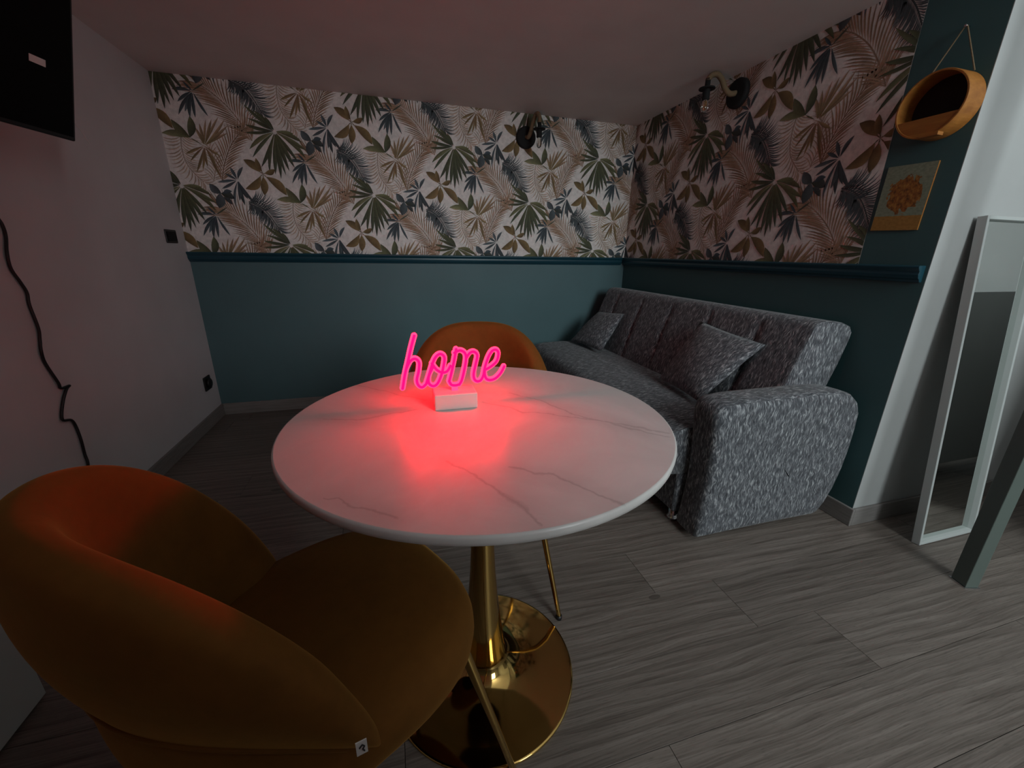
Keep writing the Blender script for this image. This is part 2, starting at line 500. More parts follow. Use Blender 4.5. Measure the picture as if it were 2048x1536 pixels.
def blade(layer, p, q, w, col, bend=0.0, peak=0.45, n=5, tip=None, two=True):
    dx, dz = q[0] - p[0], q[1] - p[1]; L = math.hypot(dx, dz)
    if L < 1e-6: return
    tx, tz = dx / L, dz / L; nx, nz = -tz, tx
    BL[0] += 1; layer = layer + (BL[0] % 9) * 0.1
    f0 = rp.uniform(0.8, 1.2); c0 = shade(col, f0); c1 = shade(tip or col, f0 * rp.uniform(0.9, 1.25))
    prev = None
    for i in range(n + 1):
        t = i / n
        b = bend * L * 4 * t * (1 - t)
        cx, cz = p[0] + dx * t + nx * b, p[1] + dz * t + nz * b
        ww_ = w * (math.sin(math.pi * min(1, t ** (math.log(0.5) / math.log(peak)))) ** 0.8 if 0 < t < 1 else 0.06)
        cc = tuple(a + (b2 - a) * t for a, b2 in zip(c0, c1))
        cur = ((cx + nx * ww_, cz + nz * ww_), (cx, cz), (cx - nx * ww_, cz - nz * ww_), cc)
        if prev:
            da, db = shade(prev[3], 0.66), shade(cc, 0.66)
            la, lb = shade(prev[3], 1.30), shade(cc, 1.30)
            QUADS.append((layer, [prev[0], prev[1], cur[1], cur[0]], [la, prev[3], cc, lb]))
            QUADS.append((layer, [prev[1], prev[2], cur[2], cur[1]], [prev[3], da, db, cc]))
        prev = cur
def fan(layer, hub, tips, w, col, tip=None, bend=0.04):
    for (x, z) in tips:
        blade(layer, (hub[0] + (x - hub[0]) * 0.07, hub[1] + (z - hub[1]) * 0.07), (x, z), w * rp.uniform(0.8, 1.15), col, rp.uniform(-bend, bend), 0.55, 6, tip)
def frond(layer, pts, n, lens, w, col, ang=52, droop=0.10, tip=None, rach=0.0025):
    P = catmull([(x, 0, z) for x, z in pts], 10); m = len(P) - 1
    for i in range(n):
        t = i / (n - 1); k = min(int(t * m), m - 1); fr = t * m - k
        p = P[k].lerp(P[k + 1], fr); d = (P[k + 1] - P[k]).normalized()
        Ln = lens(t)
        for sgn in (-1, 1):
            a = math.radians(ang * (1 - 0.35 * t)) * sgn
            ex = d.x * math.cos(a) - d.z * math.sin(a); ez = d.x * math.sin(a) + d.z * math.cos(a)
            L2 = Ln * rp.uniform(0.85, 1.1)
            blade(layer, (p.x, p.z), (p.x + ex * L2, p.z + ez * L2), w, col, -sgn * droop, 0.4, 4, tip)
    for a, b in zip(P, P[1:]):
        nx, nz = -(b - a).normalized().z * rach, (b - a).normalized().x * rach
        QUADS.append((layer, [(a.x + nx, a.z + nz), (a.x - nx, a.z - nz), (b.x - nx, b.z - nz), (b.x + nx, b.z + nz)], [shade(col, .8)] * 4))
def motifs():
    # pale drooping frond
    frond(0, [(-0.488, -0.045), (-0.50, -0.13), (-0.485, -0.22), (-0.423, -0.30)], 20, lambda t: 0.098 - 0.03 * t, 0.0036, PALE, 78, 0.16)
    frond(0, [(-0.37, -0.29), (-0.345, -0.20), (-0.36, -0.11)], 12, lambda t: 0.07, 0.003, PALE, 60, 0.12)
    # long tan frond, second tan frond
    frond(1, [(-0.13, -0.06), (-0.165, 0.01), (-0.225, 0.10), (-0.30, 0.17), (-0.36, 0.205)], 25, lambda t: 0.06 + 0.115 * math.sin(math.pi * (0.15 + 0.72 * t)), 0.0038, TAN, 44, 0.05, TAN2)
    frond(1, [(-0.325, -0.285), (-0.295, -0.19), (-0.24, -0.085), (-0.165, 0.0)], 20, lambda t: 0.05 + 0.075 * math.sin(math.pi * (0.2 + 0.7 * t)), 0.0037, TAN2, 42, 0.05, TAN)
    # tan-olive fan
    fan(2, (-0.383, -0.106), [(-0.256, 0.039), (-0.285, 0.050), (-0.323, 0.034), (-0.352, 0.03), (-0.388, 0.008), (-0.415, -0.012), (-0.246, 0.008), (-0.252, -0.03)], 0.0070, OLIVE, TAN)
    fan(2, (-0.383, -0.106), [(-0.47, -0.192), (-0.448, -0.248), (-0.415, -0.235), (-0.387, -0.215), (-0.331, -0.262), (-0.313, -0.151), (-0.485, -0.155), (-0.345, -0.20)], 0.0066, TAN2, OLIVE)
    # blue-grey feather palm
    frond(3, [(0.335, -0.075), (0.39, -0.095), (0.44, -0.15), (0.485, -0.235)], 30, lambda t: 0.055 + 0.055 * math.sin(math.pi * (0.15 + 0.8 * t)), 0.0030, SLATE, 70, 0.14, BLUE2)
    frond(3, [(0.335, -0.085), (0.365, -0.10), (0.40, -0.12)], 10, lambda t: 0.065, 0.0032, SLATE, 85, 0.2, BLUE)
    # small green leaves
    h = (-0.448, -0.068)
    blade(4, h, (-0.523, 0.016), 0.020, GREEN, 0.08, 0.5, 6, GREEN2); blade(4, h, (-0.428, 0.040), 0.021, DGREEN, -0.08, 0.5, 6, GREEN)
    blade(4, h, (-0.582, -0.056), 0.017, GREEN, -0.08, 0.5, 6, GREEN2); blade(4, h, (-0.395, -0.10), 0.003, GREEN, 0, 0.5, 3)
    # blue star + berry leaves
    fan(5, (0.295, 0.044), [(0.188, 0.026), (0.268, 0.112), (0.336, 0.118), (0.262, -0.110), (0.205, -0.008), (0.236, 0.075)], 0.0080, BLUE, BLUE2, 0.09)
    fan(5, (0.295, 0.044), [(0.313, -0.095), (0.368, -0.080), (0.288, -0.07), (0.335, -0.06)], 0.0095, BLUE, SLATE, 0.06)
    blade(5, (0.195, -0.035), (0.143, 0.016), 0.021, SLATE, 0.1, 0.5, 6, BLUE2)
    blade(5, (0.190, -0.035), (0.172, -0.118), 0.026, BLUE2, 0.05, 0.5, 6, SLATE)
    blade(5, (0.195, -0.035), (0.262, -0.060), 0.020, DGREEN, 0.1, 0.5, 6, SLATE)
    blade(5, (0.205, -0.035), (0.255, -0.020), 0.012, BLUE, 0.1, 0.5, 6)
    blade(5, (0.205, -0.055), (0.245, -0.095), 0.012, SLATE, 0.1, 0.5, 6)
    # small blue fan
    fan(6, (0.147, -0.156), [(0.050, -0.157), (0.058, -0.280), (0.092, -0.262), (0.112, -0.29), (0.138, -0.288), (0.203, -0.275), (0.066, -0.215)], 0.0085, BLUE, BLUE2, 0.07)
    blade(6, (0.147, -0.156), (0.108, -0.112), 0.006, BLUE, 0, 0.5, 4); blade(6, (0.147, -0.156), (0.215, -0.11), 0.004, DGREEN, 0, 0.5, 4)
    # big green fan
    fan(7, (0, 0), [(-0.140, -0.148), (-0.102, -0.20), (-0.061, -0.230), (-0.030, -0.235), (-0.002, -0.256), (0.028, -0.235), (0.05, -0.212), (0.082, -0.19), (0.105, -0.155)], 0.0108, GREEN, DGREEN, 0.05)
    fan(7, (0, 0), [(0.152, -0.134), (0.160, -0.09), (0.143, -0.048), (0.10, -0.005), (-0.150, -0.105)], 0.0115, GREEN2, GREEN, 0.10)
    fan(7, (0, 0), [(-0.162, -0.019), (-0.153, 0.022), (-0.134, 0.056), (-0.09, 0.035), (-0.145, 0.125), (-0.10, 0.100), (-0.045, 0.075)], 0.0085, DGREEN, GREEN, 0.05)
    # ochre leaf cluster
    hx, hz = -0.099, -0.237
    for x, z, w, c, bd, tp in ((-0.192, -0.165, 0.021, BROWN, -0.08, BROWN2), (-0.125, -0.152, 0.014, BROWN2, 0.08, BROWN), (-0.206, -0.325, 0.022, BROWN, 0.16, BROWN2),
                               (-0.108, -0.355, 0.021, BROWN, 0.03, BROWN2), (0.016, -0.350, 0.024, BROWN2, 0.10, BROWN), (-0.030, -0.208, 0.015, BROWN, -0.10, BROWN2)):
        blade(8, (hx + (x - hx) * 0.14, hz + (z - hz) * 0.14), (x, z), w, c, bd, 0.52, 7, tp)
        blade(8, (hx, hz), (hx + (x - hx) * 0.2, hz + (z - hz) * 0.2), 0.0022, BROWN2, 0, 0.5, 2)
def clip(poly, ax, v, keep_gt):
    out = []
    for i in range(len(poly)):
        a, b = poly[i], poly[(i + 1) % len(poly)]
        ia = (a[0][ax] >= v) == keep_gt or a[0][ax] == v; ib = (b[0][ax] >= v) == keep_gt or b[0][ax] == v
        if ia: out.append(a)
        if ia != ib:
            t = (v - a[0][ax]) / (b[0][ax] - a[0][ax])
            out.append((tuple(x + (y2 - x) * t for x, y2 in zip(a[0], b[0])), tuple(x + (y2 - x) * t for x, y2 in zip(a[1], b[1]))))
    return out
def wallpaper(parent, s0, s1, place):
    V, F, Cc = [], [], []
    def add(pts, layer):
        k = len(V)
        for (s, z), c in pts: V.append(place(s, z, 0.0010 + 0.00030 * layer)); Cc.append(c)
        F.append(tuple(range(k, k + len(pts))))
    add([((s0, ZW0), PAPER), ((s1, ZW0), PAPER), ((s1, ZW1), PAPER), ((s0, ZW1), PAPER)], -1)
    for i in range(-3, 12):
        bx = 0.459 + LX * i
        if bx < s0 - 0.8 or bx > s1 + 0.8: continue
        for j in range(-2, 4):
            bz = 1.776 - (LZ / 2 if i % 2 else 0) + LZ * j
            if bz < ZW0 - 0.45 or bz > ZW1 + 0.5: continue
            for layer, q, c in QUADS:
                xs = [p[0] + bx for p in q]; zs = [p[1] + bz for p in q]
                if max(xs) < s0 or min(xs) > s1 or max(zs) < ZW0 or min(zs) > ZW1: continue
                poly = [((x, z), cc) for x, z, cc in zip(xs, zs, c)]
                if min(xs) < s0: poly = clip(poly, 0, s0, True)
                if poly and max(xs) > s1: poly = clip(poly, 0, s1, False)
                if poly and min(zs) < ZW0: poly = clip(poly, 1, ZW0, True)
                if poly and max(zs) > ZW1: poly = clip(poly, 1, ZW1, False)
                if len(poly) > 2: add(poly, layer)
    o = mesh('wallpaper', V, F, M['print'], parent)
    ca = o.data.color_attributes.new('print', 'FLOAT_COLOR', 'POINT')
    flat = []
    for c in Cc: flat += [c[0], c[1], c[2], 1.0]
    ca.data.foreach_set('color', flat)
    tag(o, 'cream wallpaper printed with tropical palm leaves')
    return o
motifs()
wallpaper(wb, XL, XR, lambda s, z, d: (s, YB - d, z))
wallpaper(wr, XR, S_END, lambda s, z, d: (XR - d, YB - (s - XR), z))

# ================================================================== TABLE
TX, TY, TZ = 0.168, 0.817, 0.758
tb = thing('pedestal_table', (TX, TY, 0), 0, 'round white marble table on a gold trumpet pedestal', 'table')
tr = 0.406
lathe('tabletop', [(tr - 0.03, TZ - 0.020), (tr - 0.006, TZ - 0.019), (tr - 0.001, TZ - 0.015), (tr, TZ - 0.010), (tr, TZ - 0.004), (tr - 0.0015, TZ - 0.001), (tr - 0.004, TZ)],
      M['marble'], tb, 128)
for p in bpy.data.objects['tabletop'].data.polygons:
    if len(p.vertices) > 4: p.use_smooth = False
lathe('base_plate', [(0.243, 0), (0.2455, 0.001), (0.246, 0.003), (0.246, 0.006), (0.2445, 0.0078), (0.240, 0.0086), (0.20, 0.0105), (0.155, 0.0145), (0.115, 0.022), (0.085, 0.034), (0.066, 0.048), (0.058, 0.062), (0.054, 0.075)], M['gold'], tb, 96)
lathe('column', [(0.062, 0.072), (0.060, 0.080), (0.0555, 0.11), (0.047, 0.17), (0.0385, 0.25), (0.032, 0.34), (0.0275, 0.44), (0.0255, 0.54), (0.0265, 0.63), (0.033, 0.70), (0.042, 0.726), (0.044, 0.7275)], M['gold'], tb, 64)
lathe('mounting_disc', [(0.13, 0.728), (0.13, 0.738)], M['black_matte'], tb, 48, False)

# ================================================================== CHAIRS
def chair_shell():
    a, b, zt, zb, kk, tip = 0.289, 0.243, 0.838, 0.480, 3.0, 92.0
    Z0 = 0.352
    NS, V, F = 56, [], []
    ring = None
    for i in range(NS + 1):
        s = -1 + 2 * i / NS
        an = math.pi + s * math.radians(tip)
        zr = zb + (zt - zb) * (1 - abs(s) ** kk)
        e = max(0.0, (abs(s) - 0.86) / 0.14); e = min(e, 1)
        th = 0.060 * (1 - 0.35 * e)
        sec = []
        H = zr - Z0
        # outer wall from the bottom, two padded tiers with a crease between
        for q in (0.0, 0.1, 0.22, 0.34, 0.44, 0.49, 0.52, 0.55, 0.60, 0.70, 0.82, 0.92):
            lean = 0.76 + 0.24 * q ** 0.75
            puff = 0.012 * math.sin(math.pi * min(1, q / 0.52)) if q < 0.52 else 0.014 * math.sin(math.pi * (q - 0.52) / 0.48)
            sec.append((lean, puff, Z0 + (H - 0.03) * q))
        for g in (20, 55, 90, 125, 160):
            g = math.radians(g)
            sec.append((1.0, -th / 2 + th / 2 * math.cos(g) + 0.002, zr - 0.03 + 0.03 * math.sin(g)))
        for q in (0.92, 0.8, 0.6, 0.4, 0.2, 0.0):
            lean = 0.76 + 0.24 * q ** 0.75
            sec.append((lean, -th, Z0 + (H - 0.03) * q))
        R0 = math.hypot(a * math.cos(an), b * math.sin(an))
        pts = []
        for lean, off, z in sec:
            rr = R0 * lean + off
            pts.append(Vector((rr * math.cos(an) * (a / R0 if False else 1), rr * math.sin(an), z)))
        # keep the ellipse: direction of the ellipse point
        ex, ey = a * math.cos(an) / R0, b * math.sin(an) / R0
        pts = [Vector((ex * (R0 * l + o2), ey * (R0 * l + o2), z)) for l, o2, z in sec]
        if e > 0:
            c = sum(pts, Vector()) / len(pts)
            f = math.sqrt(max(0.0, 1 - e * e)) * 0.92 + 0.08 * (1 - e) + 0.02
            f = min(1, f)
            pts = [c + (p - c) * (0.45 + 0.55 * f) for p in pts]
        V += pts; m = len(pts)
    for i in range(NS):
        for k in range(m):
            q = (k + 1) % m
            F.append((i * m + k, i * m + q, (i + 1) * m + q, (i + 1) * m + k))
    F.append(tuple(range(m))); F.append(tuple(reversed(range(NS * m, (NS + 1) * m))))
    return V, F, m, NS
def seat_mesh():
    u0, u1, hw = -0.215, 0.272, 0.232
    NA = 72; V, F = [], []
    prof = [(0.0, 0.492), (0.45, 0.490), (0.75, 0.484), (0.90, 0.474), (0.965, 0.460), (0.995, 0.440), (1.0, 0.42), (0.985, 0.395), (0.95, 0.378), (0.85, 0.370), (0.0, 0.370)]
    cx = (u0 + u1) / 2; hu = (u1 - u0) / 2
    for sc, z in prof[1:-1]:
        for i in range(NA):
            t = 2 * math.pi * i / NA; c, s = math.cos(t), math.sin(t)
            n = 2.7
            V.append((cx + sc * hu * math.copysign(abs(c) ** (2 / n), c), sc * hw * math.copysign(abs(s) ** (2 / n), s), z))
    R = len(prof) - 2
    for j in range(R - 1):
        for i in range(NA):
            k = (i + 1) % NA
            F.append((j * NA + i, (j + 1) * NA + i, (j + 1) * NA + k, j * NA + k))
    V.append((cx, 0, prof[0][1])); V.append((cx, 0, prof[-1][1]))
    for i in range(NA):
        k = (i + 1) % NA
        F.append((len(V) - 2, i, k)); F.append((len(V) - 1, (R - 1) * NA + k, (R - 1) * NA + i))
    return V, F
def make_chair(loc, ang, label):
    t = thing('velvet_chair', (loc[0], loc[1], 0), ang, label, 'chair')
    V, F, m, NS = chair_shell()
    sh = fix(mesh('backrest', V, F, M['velvet'], t, True))
    sd = sh.modifiers.new('smooth', 'SUBSURF'); sd.levels = 1; sd.render_levels = 2
    # welt along the crease of the outer pads
    P = []
    for i in range(3, NS - 2):
        P.append(V[i * m + 6] * 1.0)
    tube('welt', [p + Vector((p.x, p.y, 0)).normalized() * 0.001 for p in P], 0.0035, M['velvet'], sh, 6)
    V2, F2 = seat_mesh()
    se = fix(mesh('seat', V2, F2, M['velvet'], t, True))
    lathe('seat_frame', [(0.12, 0.352), (0.16, 0.352), (0.16, 0.371), (0.12, 0.371)], M['black_matte'], t, 40, False)
    for sg in (-1, 1):
        for top, foot in (((0.205, 0.165 * sg, 0.374), (0.282, 0.233 * sg, 0.012)), ((-0.10, 0.135 * sg, 0.36), (-0.205, 0.185 * sg, 0.012))):
            lg = tube('leg', [top, foot], lambda q: 0.0105 - 0.0035 * q, M['gold'], t, 12)
            fx = tube('foot_cap', [(foot[0], foot[1], 0.013), (foot[0], foot[1], 0.0)], 0.0095, M['black'], lg, 10, False)
    return t, sh
c1, sh1 = make_chair((-0.178, 0.622), math.radians(29.06), 'mustard velvet chair with a small white tag on its wrapped backrest')
tgm = mesh('tag', [(0.0, 0, 0), (0.020, 0, -0.002), (0.020, 0.0006, -0.030), (0, 0.0006, -0.028), (0.0, -.0014, 0), (0.020, -.0014, -0.002), (0.020, -.0008, -0.030), (0, -.0008, -0.028)],
     [(0, 1, 2, 3), (7, 6, 5, 4), (0, 4, 5, 1), (1, 5, 6, 2), (2, 6, 7, 3), (3, 7, 4, 0)], M['white_plastic'], sh1)
tag(tgm, 'small white sewn-in tag with a black mark')
tgm.location = (-0.046, -0.286, 0.562); tgm.scale = (0.62, 1, 0.8); tgm.rotation_euler = (0.0, 0, math.radians(-12))
mk = tubes('tag_mark', [[(0.006, -0.0016, -0.012), (0.011, -0.0016, -0.008), (0.015, -0.0016, -0.013), (0.011, -0.0016, -0.017), (0.014, -0.0016, -0.022)]], 0.0012, M['black'], sh1, 6)
mk.location = tgm.location; mk.scale = tgm.scale; mk.rotation_euler = tgm.rotation_euler
c2, sh2 = make_chair((0.250, 1.226), math.radians(-100.0), 'orange-brown velvet chair across the table, glowing red behind the neon sign')
sh2.scale = (1.04, 1.10, 1.022)

# ================================================================== NEON SIGN
NS_ = thing('neon_sign', (0.12, 0.893, TZ), 0, 'pink neon word sign reading home on a small white block', 'sign')
box('base', (-0.049, -0.031, 0.0), (0.049, 0.031, 0.037), M['white_plastic'], NS_, 0.003)
ST = {'h': [(-0.084, 0.169), (-0.092, 0.144), (-0.1, 0.115), (-0.109, 0.083), (-0.116, 0.051)],
'arch': [(-0.105, 0.097), (-0.096, 0.113), (-0.085, 0.118), (-0.077, 0.109), (-0.079, 0.089), (-0.084, 0.069), (-0.081, 0.056), (-0.073, 0.051), (-0.064, 0.058)],
'o': [(-0.064, 0.058), (-0.056, 0.081), (-0.047, 0.107), (-0.039, 0.121), (-0.029, 0.126), (-0.021, 0.118), (-0.023, 0.1), (-0.03, 0.075), (-0.039, 0.057), (-0.049, 0.052), (-0.058, 0.06), (-0.057, 0.077), (-0.047, 0.097)],
'link': [(-0.049, 0.105), (-0.04, 0.091), (-0.028, 0.083), (-0.016, 0.085), (-0.008, 0.097)],
'm1': [(0.006, 0.135), (0.001, 0.111), (-0.006, 0.082), (-0.012, 0.061)],
'm2': [(0.002, 0.127), (0.014, 0.132), (0.025, 0.126), (0.028, 0.113), (0.024, 0.089), (0.017, 0.062), (0.011, 0.051)],
'mb': [(-0.012, 0.061), (-0.007, 0.052), (0.003, 0.05), (0.011, 0.052)],
'm3': [(0.028, 0.113), (0.037, 0.125), (0.047, 0.127), (0.054, 0.118), (0.05, 0.098), (0.045, 0.075), (0.047, 0.061), (0.055, 0.056), (0.064, 0.061), (0.071, 0.079)],
'e': [(0.068, 0.069), (0.072, 0.09), (0.08, 0.113), (0.089, 0.127), (0.099, 0.129), (0.104, 0.12), (0.1, 0.103), (0.089, 0.092), (0.075, 0.084)],
'e2': [(0.072, 0.09), (0.071, 0.073), (0.075, 0.061), (0.085, 0.057), (0.098, 0.061), (0.11, 0.073), (0.118, 0.088)]}
LET = {'letter_h': ['h', 'arch'], 'letter_o': ['o', 'link'], 'letter_m': ['m1', 'm2', 'mb', 'm3'], 'letter_e': ['e', 'e2']}
for nm, ks in LET.items():
    edge = tubes(nm, [catmull([(x, 0.0, z) for x, z in ST[k]], 5) for k in ks], 0.0065, M['neon_edge'], NS_, 12)
    tubes('glowing_core', [catmull([(x, yo, z) for x, z in ST[k]], 5) for k in ks for yo in (-0.0038, 0.0038)], 0.0036, M['neon'], edge, 10)
box('stem', (-0.006, -0.004, 0.036), (0.008, 0.004, 0.048), M['neon_edge'], NS_)

# ================================================================== SOFA (along the right wall)
sofa = thing('sofa', (0, 0, 0), 0, 'flecked grey fabric sofa with one armrest against the teal wall', 'sofa')
def grid_uv(name, rows, mat, parent, smooth=True, closed=False, vs=1.0):
    """rows: list of lists of points; uv in metres along the surface, v across the rows"""
    n = len(rows[0]); V, U, F = [], [], []
    dv = 0
    for j, r in enumerate(rows):
        if j: dv += (Vector(rows[j][n // 2]) - Vector(rows[j - 1][n // 2])).length
        du = 0
        for i, p in enumerate(r):
            if i: du += (Vector(p) - Vector(r[i - 1])).length
            V.append(p); U.append((dv, du))
    for j in range(len(rows) - 1):
        for i in range(n - 1):
            F.append((j * n + i, j * n + i + 1, (j + 1) * n + i + 1, (j + 1) * n + i))
    F.append(tuple(range(n))); F.append(tuple(reversed(range((len(rows) - 1) * n, len(rows) * n))))
    o = mesh(name, V, F, mat, parent, smooth, U)
    fix(o)
    return o
Y0, Y1 = 1.225, 2.90
def rowsY(n, ys=Y0, ye=Y1): return [ys + (ye - ys) * i / n for i in range(n + 1)]
seams = [1.44 + 0.3117 * i for i in range(5)]
def groove(y):
    d = min(abs(y - s) for s in seams)
    return math.exp(-(d / 0.012) ** 2)
def end_round(y, ys, ye, r=0.03):
    d = min(y - ys, ye - y)
    return 0.0 if d >= r else r - math.sqrt(max(0, r * r - (r - d) ** 2))
# backrest: loop section in x-z, swept along y
def back_rows():
    rows = []
    ylist = sorted(set(rowsY(60, 1.20, 2.88) + [1.203, 1.208, 1.215, 2.875, 2.87, 2.86] + [s + d for s in seams for d in (-.012, -.006, 0, .006, .012)]))
    for y in ylist:
        g = groove(y); er = end_round(y, 1.20, 2.88, 0.025)
        sec = []
        # front face from the seat up
        for q in [i / 14 for i in range(15)]:
            x = 1.455 + (1.592 - 1.455) * q; z = 0.40 + 0.43 * q
            puff = 0.012 * (1 - g) * math.sin(math.pi * min(1, q * 1.02)) - 0.006 * g * (q < 0.98)
            hz = math.exp(-((q - 0.47) / 0.035) ** 2) * 0.006
            sec.append((x - puff + hz, z))
        sec += [(1.605, 0.852), (1.635, 0.862), (1.69, 0.860), (1.75, 0.852), (1.79, 0.838), (1.806, 0.815), (1.802, 0.78), (1.775, 0.68), (1.74, 0.58), (1.70, 0.45), (1.69, 0.38), (1.60, 0.36), (1.47, 0.37)]
        cx, cz = 1.63, 0.62
        rows.append([(x + (cx - x) * er * 1.2, y, z + (cz - z) * er * 0.9) for x, z in sec])
    return rows
grid_uv('backrest', back_rows(), M['sofa'], sofa)
def seat_rows():
    rows = []
    for y in sorted(rowsY(40) + [Y0 + .004, Y0 + .012, Y1 - .004, Y1 - .012, Y1 - 0.02]):
        er = end_round(y, Y0 - 0.03, Y1, 0.03)
        sec = [(1.50, 0.438), (1.42, 0.446), (1.30, 0.452), (1.18, 0.452), (1.08, 0.447), (1.035, 0.438), (1.01, 0.422), (1.0, 0.398), (1.0, 0.35), (1.003, 0.29), (1.012, 0.262), (1.035, 0.248), (1.08, 0.244), (1.50, 0.244)]
        cx, cz = 1.25, 0.345
        rows.append([(x + (cx - x) * er * 1.0, y, z + (cz - z) * er * 2.2) for x, z in sec])
    return rows
grid_uv('seat_cushion', seat_rows(), M['sofa'], sofa)
bs = box('base', (1.085, 1.23, 0.05), (1.72, 2.88, 0.25), M['sofa'], sofa, 0.012)
ul = bs.data.uv_layers.new(name='UVMap')
for lp in bs.data.loops:
    v = bs.data.vertices[lp.vertex_index].co; ul.data[lp.index].uv = (v.x + v.y, v.z)
# armrest: profile in x-z, slightly bulging outer side
AP = [(1.088, 0.030), (1.096, 0.10), (1.103, 0.20), (1.105, 0.30), (1.100, 0.40), (1.092, 0.49), (1.088, 0.545), (1.095, 0.578), (1.118, 0.594), (1.19, 0.601), (1.30, 0.602), (1.45, 0.603), (1.58, 0.603), (1.67, 0.599),
      (1.735, 0.583), (1.780, 0.548), (1.802, 0.50), (1.808, 0.42), (1.806, 0.32), (1.798, 0.24), (1.778, 0.15), (1.75, 0.08), (1.722, 0.040), (1.70, 0.030), (1.55, 0.030), (1.40, 0.030), (1.25, 0.030)]
def arm():
    cx, cz = 1.45, 0.30
    def loop(y, ins, bul=0): return [Vector((x + (cx - x) / math.hypot(cx - x, cz - z) * ins, y, z + (cz - z) / math.hypot(cx - x, cz - z) * ins)) for x, z in AP]
    L = [loop(1.086, 0.30), loop(1.080, 0.16), loop(1.078, 0.06), loop(1.080, 0.022), loop(1.086, 0.009), loop(1.097, 0.001), loop(1.112, -0.002), loop(1.15, -0.003), loop(1.185, -0.002), loop(1.203, 0.001), loop(1.214, 0.009), loop(1.220, 0.022), loop(1.222, 0.16), loop(1.222, 0.25)]
    for r in L:   # near-floor edge must not dip below the floor
        for p in r: p.z = max(p.z, 0.022)
    n = len(AP); V, F, U = [], [], []
    for j, r in enumerate(L):
        for i, p in enumerate(r): V.append(p)
    for j in range(len(L) - 1):
        for i in range(n):
            k = (i + 1) % n
            F.append((j * n + i, j * n + k, (j + 1) * n + k, (j + 1) * n + i))
    F.append(tuple(range(n))); F.append(tuple(reversed(range((len(L) - 1) * n, len(L) * n))))
    o = fix(mesh('armrest', V, F, M['sofa'], sofa, True))
    ul = o.data.uv_layers.new(name='UVMap')
    for p in o.data.polygons:
        for li in p.loop_indices:
            v = o.data.vertices[o.data.loops[li].vertex_index].co
            if abs(p.normal.y) > 0.6: ul.data[li].uv = (v.x, v.z)
            elif abs(p.normal.z) > 0.7: ul.data[li].uv = (v.x, v.y * 1.0 + 0.4)
            else: ul.data[li].uv = (v.z * 0.0 + v.z, v.y + 3.0)
    return o
arm()
for fx, fy in ((1.115, 1.262), (1.115, 2.82), (1.66, 2.82), (1.66, 1.26)):
    lathe('foot', [(0.020, 0.052), (0.020, 0.020), (0.026, 0.012), (0.027, 0.004), (0.024, 0.0)], M['chrome'], sofa, 20, True, loc=(fx, fy, 0))

def box_uv(o):
    me = o.data
    ul = me.uv_layers.get('UVMap') or me.uv_layers.new(name='UVMap')
    for p in me.polygons:
        n_ = p.normal
        for li in p.loop_indices:
            v = me.vertices[me.loops[li].vertex_index].co
            if abs(n_.y) > 0.75: ul.data[li].uv = (v.x, v.z)
            elif abs(n_.z) > 0.8: ul.data[li].uv = (v.y, v.x + 0.35)
            else: ul.data[li].uv = (v.y, v.z + 0.2 * (v.x - 1.4))
for ch in sofa.children:
    if ch.name.split('.')[0] in ('backrest', 'seat_cushion', 'armrest', 'base'): box_uv(ch)
def pillow(corners, th, label):
    """corners: bottom-near, bottom-far, top-far, top-near"""
    A, B, C_, D = [Vector(c) for c in corners]
    o_ = (A + B + C_ + D) / 4
    nrm = (B - A).cross(D - A).normalized()
    N = 16; V, F, U = [], [], []
    for side in (1, -1):
        for j in range(N + 1):
            for i in range(N + 1):
                u, v = i / N, j / N
                p = A * (1 - u) * (1 - v) + B * u * (1 - v) + C_ * u * v + D * (1 - u) * v
                su, sv = math.sin(math.pi * u), math.sin(math.pi * v)
                pinch = 0.035 * (su * (abs(2 * v - 1) ** 3) * 1.0)
                pin2 = 0.035 * (sv * (abs(2 * u - 1) ** 3))
                c = o_
                p = p + (c - p) * (pinch + pin2) * 0.9
                h = th * 0.5 * (su ** 0.55) * (sv ** 0.55)
                V.append(p + nrm * h * side - o_); U.append((u * 0.4, v * 0.4))
    K = (N + 1) ** 2
    for side in (0, 1):
        for j in range(N):
            for i in range(N):
                q = [side * K + j * (N + 1) + i, side * K + j * (N + 1) + i + 1, side * K + (j + 1) * (N + 1) + i + 1, side * K + (j + 1) * (N + 1) + i]
                F.append(tuple(q if side == 0 else reversed(q)))
    ob = mesh('throw_pillow', V, F, M['sofa'], None, True, U, loc=o_)
    import bmesh
    bm = bmesh.new(); bm.from_mesh(ob.data); bmesh.ops.remove_doubles(bm, verts=bm.verts, dist=0.0004)
    bmesh.ops.recalc_face_normals(bm, faces=bm.faces); bm.to_mesh(ob.data); bm.free()
    return tag(ob, label, 'pillow', 'throw pillows on the grey sofa')
pillow([(1.285, 1.405, 0.478), (1.345, 1.785, 0.470), (1.540, 1.765, 0.775), (1.530, 1.345, 0.740)], 0.10, 'large grey flecked throw pillow leaning beside the sofa armrest')
pillow([(1.330, 2.405, 0.475), (1.275, 2.800, 0.475), (1.500, 2.82, 0.685), (1.518, 2.475, 0.715)], 0.10, 'grey flecked throw pillow at the armless corner end of the sofa')

